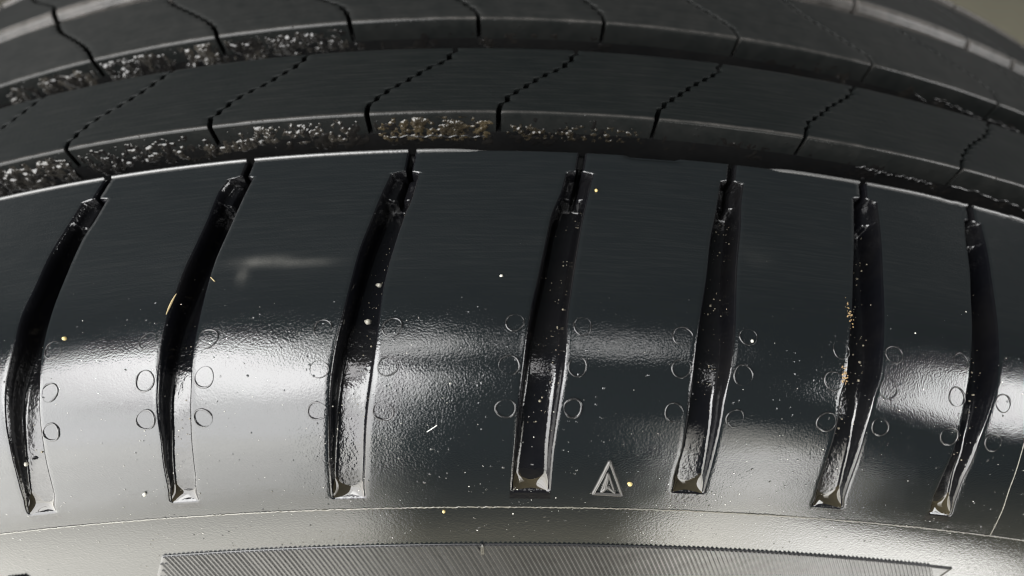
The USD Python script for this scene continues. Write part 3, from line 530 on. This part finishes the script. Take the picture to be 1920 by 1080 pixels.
# ---------------------------------------------------------------- mould flash on the groove walls
def wall_point(k, th, d, out=0.0):
    (ya, ra), (yb, rb) = np.array(RIBS[k]) / 1e3; m = (rb - ra) / (yb - ya); nrm = np.array([-m, 1]) / math.hypot(m, 1); tan = np.array([1, m]) / math.hypot(m, 1)
    a = -0.12 * d - out; y = ya + a * tan[0] - d * nrm[0]; r = ra + a * tan[1] - d * nrm[1]
    return ring(th, y, r)
for k, t0, t1, d0, d1, amp in ((3, 15.6, 16.2, .0034, .0044, .0001), (3, 16.4, 18.8, .0030, .0042, .0002), (3, 19.1, 22, .0036, .0042, .0002), (2, 11.7, 13.1, .0040, .0044, .0002), (2, 13.2, 14.6, .0042, .0044, .0002), (2, 15.3, 20.5, .0036, .0046, .0002), (2, -3.4, -0.4, .0047, .0049, .00015)):
    x = np.linspace(0, 1, 60); th = np.radians(t0 + (t1 - t0) * x)
    d = d0 + (d1 - d0) * x + amp * (np.sin(x * 23) + 0.7 * np.sin(x * 51 + 1))
    v, f, n = tube(wall_point(k, th, d, 0.0001), 0.00016 * (0.6 + 0.6 * rng.random(60)), 6); part('flash_ridge', v, f, n, M['mark'], TY + ('/tread_rib' if k == 2 else '/tread_rib_001'))

# ---------------------------------------------------------------- dirt and grit lying on the tyre
ico = trimesh.creation.icosphere(1); IV, IF = np.array(ico.vertices), np.array(ico.faces)
def lump(c, size, seed, squash=0.75):
    r_ = np.random.default_rng(seed); v = IV * (1 + 0.35 * (r_.random((len(IV), 1)) - 0.5)) * size * np.array([1, 1, squash]) * r_.uniform(0.75, 1.25, 3)
    return c + v, IF, v / np.linalg.norm(v, axis=1, keepdims=True)
W0 = np.array([0, 0, AXLE])
def world(v): return v + W0
def scatter(name, label, cat, pts, sizes, mat, seed):
    items = [lump(c, s_, seed * 9973 + i) for i, (c, s_) in enumerate(zip(pts, sizes))]
    v, f, n = join(items); pr = emit(name, '/World', world(v), f, n, mat); key(pr, label=label, category=cat, kind='stuff')
def crust(label, k, zones, seed, mat):
    items = []
    for z, (t0, t1, d0, d1, thr, hgt, fs) in enumerate(zones):
        nt, nd = int((t1 - t0) * 5.7 / 0.085), int((d1 - d0) * 1e3 / 0.085)
        tg, dg_ = np.meshgrid(np.linspace(t0, t1, nt), np.linspace(d0, d1, nd), indexing='ij')
        uv = np.stack([tg * 5.7 / fs, dg_ * 1e3 / fs, np.full(tg.shape, seed * 7.3 + z)], -1)
        edge = smoothstep(0, 0.12, (tg - t0) / (t1 - t0)) * (1 - smoothstep(0.88, 1, (tg - t0) / (t1 - t0))) * smoothstep(0, 0.25, (dg_ - d0) / (d1 - d0)) * (1 - smoothstep(0.85, 1, (dg_ - d0) / (d1 - d0)))
        big = meshkit.fbm(uv * 0.22 + 5, 2, seed + 3)
        h = meshkit.fbm(uv * 0.7, 3, seed) + 0.55 * (big - 0.5) + 0.16 * (edge - 1) - thr
        for cut in ([t[0][0] for t in (S2 if k == 2 else SIPES3)]): h = h - 0.8 * np.exp(-((tg - cut) / 0.13) ** 6) * (dg_ < 0.0043)
        v = wall_point(k, np.radians(tg), dg_, np.clip(h, -0.05, None) * hgt * 1.6 - 0.00002).reshape(-1, 3)
        q = quads(nt, nd).reshape(-1, 4); keep = h.ravel()[q].max(1) > 0
        n = vnormals(v, q); c = wall_point(k, np.radians(tg), dg_, 0.001).reshape(-1, 3) - v
        if (n * c).sum() < 0: n, q = -n, q[:, ::-1]
        vv, ff, n2, _ = pick(v, n, q[keep], {}); items.append((vv, ff, n2))
    v, f, n = join(items); key(emit('dirt', '/World', world(v), f, n, mat), label=label, category='dirt', kind='stuff')
crust('glossy dark grit caked on the lower groove wall at the left of the tyre', 2, [(-17.8, -13.8, 0.0009, 0.0066, 0.33, 0.00060, 0.75), (-13.3, -9.2, 0.0016, 0.0060, 0.52, 0.00060, 0.60), (-9.3, -7.6, 0.0030, 0.0058, 0.39, 0.00065, 0.90), (-8.4, -4.2, 0.0007, 0.0056, 0.49, 0.00055, 0.50)], 1, M['mud'])
crust('golden brown grit crumbs on the lower groove wall near the middle of the tread', 2, [(-3.8, -0.1, 0.0008, 0.0058, 0.42, 0.00055, 0.50), (0.2, 4.6, 0.0022, 0.0056, 0.54, 0.00055, 0.40)], 2, M['gold'])
crust('pale muddy crumbs stuck on the upper groove wall at the left of the tyre', 3, [(-18.5, -14.5, 0.0010, 0.0060, 0.43, 0.00070, 0.90), (-14.3, -9.8, 0.0010, 0.0058, 0.39, 0.00075, 0.90), (-9.5, -5.2, 0.0010, 0.0062, 0.43, 0.00065, 0.70)], 3, M['mud'])
crust('thin black wet grime filming the lower groove wall along the whole tyre', 2, [(-18, -8, 0.0010, 0.0068, 0.50, 0.0005, 0.9), (-8, 3, 0.0010, 0.0068, 0.53, 0.0004, 0.9), (2.5, 12, 0.0024, 0.0068, 0.62, 0.0003, 0.8), (11, 20, 0.0026, 0.0068, 0.58, 0.0004, 1.2)], 4, M['grime'])
crust('thin black wet grime filming the upper groove wall along the whole tyre', 3, [(-19, -4, 0.0010, 0.0068, 0.50, 0.0006, 1.2), (-5, 9, 0.0020, 0.0068, 0.64, 0.0004, 1.1), (8, 21, 0.0020, 0.0068, 0.60, 0.0004, 1.3)], 5, M['grime'])
# fine grit speckled over the shoulder
cnt = 800; t = rng.uniform(-19, 19, cnt); s = 0.008 + 0.064 * rng.beta(3.4, 1.4, cnt)
scatter('grit', 'fine pale grit specks scattered over the wet tyre shoulder', 'grit', on_side(np.radians(t), s, 0.00002 + 0 * s), 0.000036 * rng.lognormal(0, 0.5, cnt), M['pale'], 4)
# dust caught inside the lateral grooves, mostly on their right walls
pp = []
for g in base_g:
    for _ in range(60):
        s_ = rng.uniform(0.009, 0.050); x_ = rng.beta(3.0, 1.2) * 0.96; dep = np.interp(x_, X2, D2) * groove_depth(np.array(s_), g.end)
        pp.append(on_side(g.L(np.array(s_)) + (g.R(np.array(s_)) - g.L(np.array(s_))) * x_, np.array(s_), -dep + 0.00002))
scatter('dust', 'small brownish dust specks clinging inside the dark lateral grooves', 'dust', pp, 0.00007 * rng.lognormal(0, 0.45, len(pp)), M['dustspeck'], 6)
# single crumbs one can point to
def crumb(name, label, cat, c, size, mat, seed, squash=0.8):
    v, f, n = lump(c, size, seed, squash); key(emit(name, '/World', world(v), f, n, mat), label=label, category=cat)
def sp(t, s, l=0.0001): return on_side(np.array(math.radians(t)), np.array(s * 1e-3), np.array(l))
crumb('sand_grain', 'yellow sand grain on the shoulder right of the leftmost lateral groove', 'sand grain', sp(-11.59, 31.44), 0.00034, M['yellow'], 1)
crumb('sand_grain', 'round white speck alone on the dark shoulder left of the middle groove', 'sand grain', sp(0.12, 25.07), 0.00022, M['pale'], 2)
crumb('sand_grain', 'cream sand grain touching the right corner of the raised triangle', 'sand grain', sp(3.76, 57.36), 0.00034, M['yellow'], 3)
crumb('sand_grain', 'golden sand grain beside the top of the middle lateral groove', 'sand grain', sp(2.83, 8.22), 0.00030, M['yellow'], 4)
crumb('sand_grain', 'yellowish crumb just below the mould line', 'sand grain', sp(-1.51, 64.25), 0.00028, M['yellow'], 5)
crumb('sand_grain', 'pale droplet-like grain low between the two leftmost grooves', 'sand grain', sp(-9.96, 57.25), 0.00032, M['pale'], 6)
crumb('sand_grain', 'pale flake on the shoulder right of the fifth groove', 'sand grain', sp(6.71, 33.93), 0.00024, M['pale'], 7)
crumb('grit_stone', 'grey grain in the third groove, upper of the two', 'grit stone', sp(-3.22, 24.6, -0.0030), 0.00042, M['grey'], 8)
crumb('grit_stone', 'grey grain in the third groove, lower of the two', 'grit stone', sp(-3.42, 31.2, -0.0026), 0.00046, M['grey'], 9)
crumb('grit_stone', 'round pale pebble lodged low in the leftmost groove', 'grit stone', sp(-13.10, 50.2, -0.0009), 0.00040, M['grey'], 10)
def thread(name, label, cat, pts, rad, mat):
    v, f, n = tube(pts, rad, 6); key(emit(name, '/World', world(v), f, n, mat), label=label, category=cat)
x = np.linspace(0, 1, 12)
thread('fibre', 'short white fibre lying on the dark shoulder between the third and fourth grooves', 'fibre', on_side(np.radians(-1.78 + 0.27 * x), (48.35 - 1.0 * x) * 1e-3, 0.00005 + 0 * x), 0.000036, M['fibre'])
thread('fibre', 'tiny yellowish fibre at the right edge of the second groove', 'fibre', on_side(np.radians(-7.72 + 0.14 * x), (23.5 + 0.8 * x) * 1e-3, 0.00012 + 0 * x), 0.00009, M['straw'])
thread('straw', 'tan bit of dry straw stuck on the left edge of the second groove', 'straw', on_side(np.radians(-8.60 - 0.16 * x ** 0.8), (25.9 + 3.4 * x) * 1e-3, 0.0001 + 0 * x), 0.00017 * np.sin(np.pi * (0.1 + 0.8 * x)), M['straw'])
for t_, s_, nn2, spd, lab in ((9.24, 38.0, 40, (0.05, 0.8), 'orange brown mud smear on the left edge of the sixth groove by a vent ring'), (9.68, 27.6, 36, (0.05, 1.5), 'tan mud crumbs on the left edge of the sixth groove, halfway up')):
    pts = [sp(t_ + rng.normal(0, spd[0]), s_ + rng.normal(0, spd[1]), 0.00002) for _ in range(nn2)]
    scatter('mud_smear', lab, 'mud', pts, 0.00012 * rng.uniform(0.3, 1.2, nn2), M['rust'], 31 + nn2)
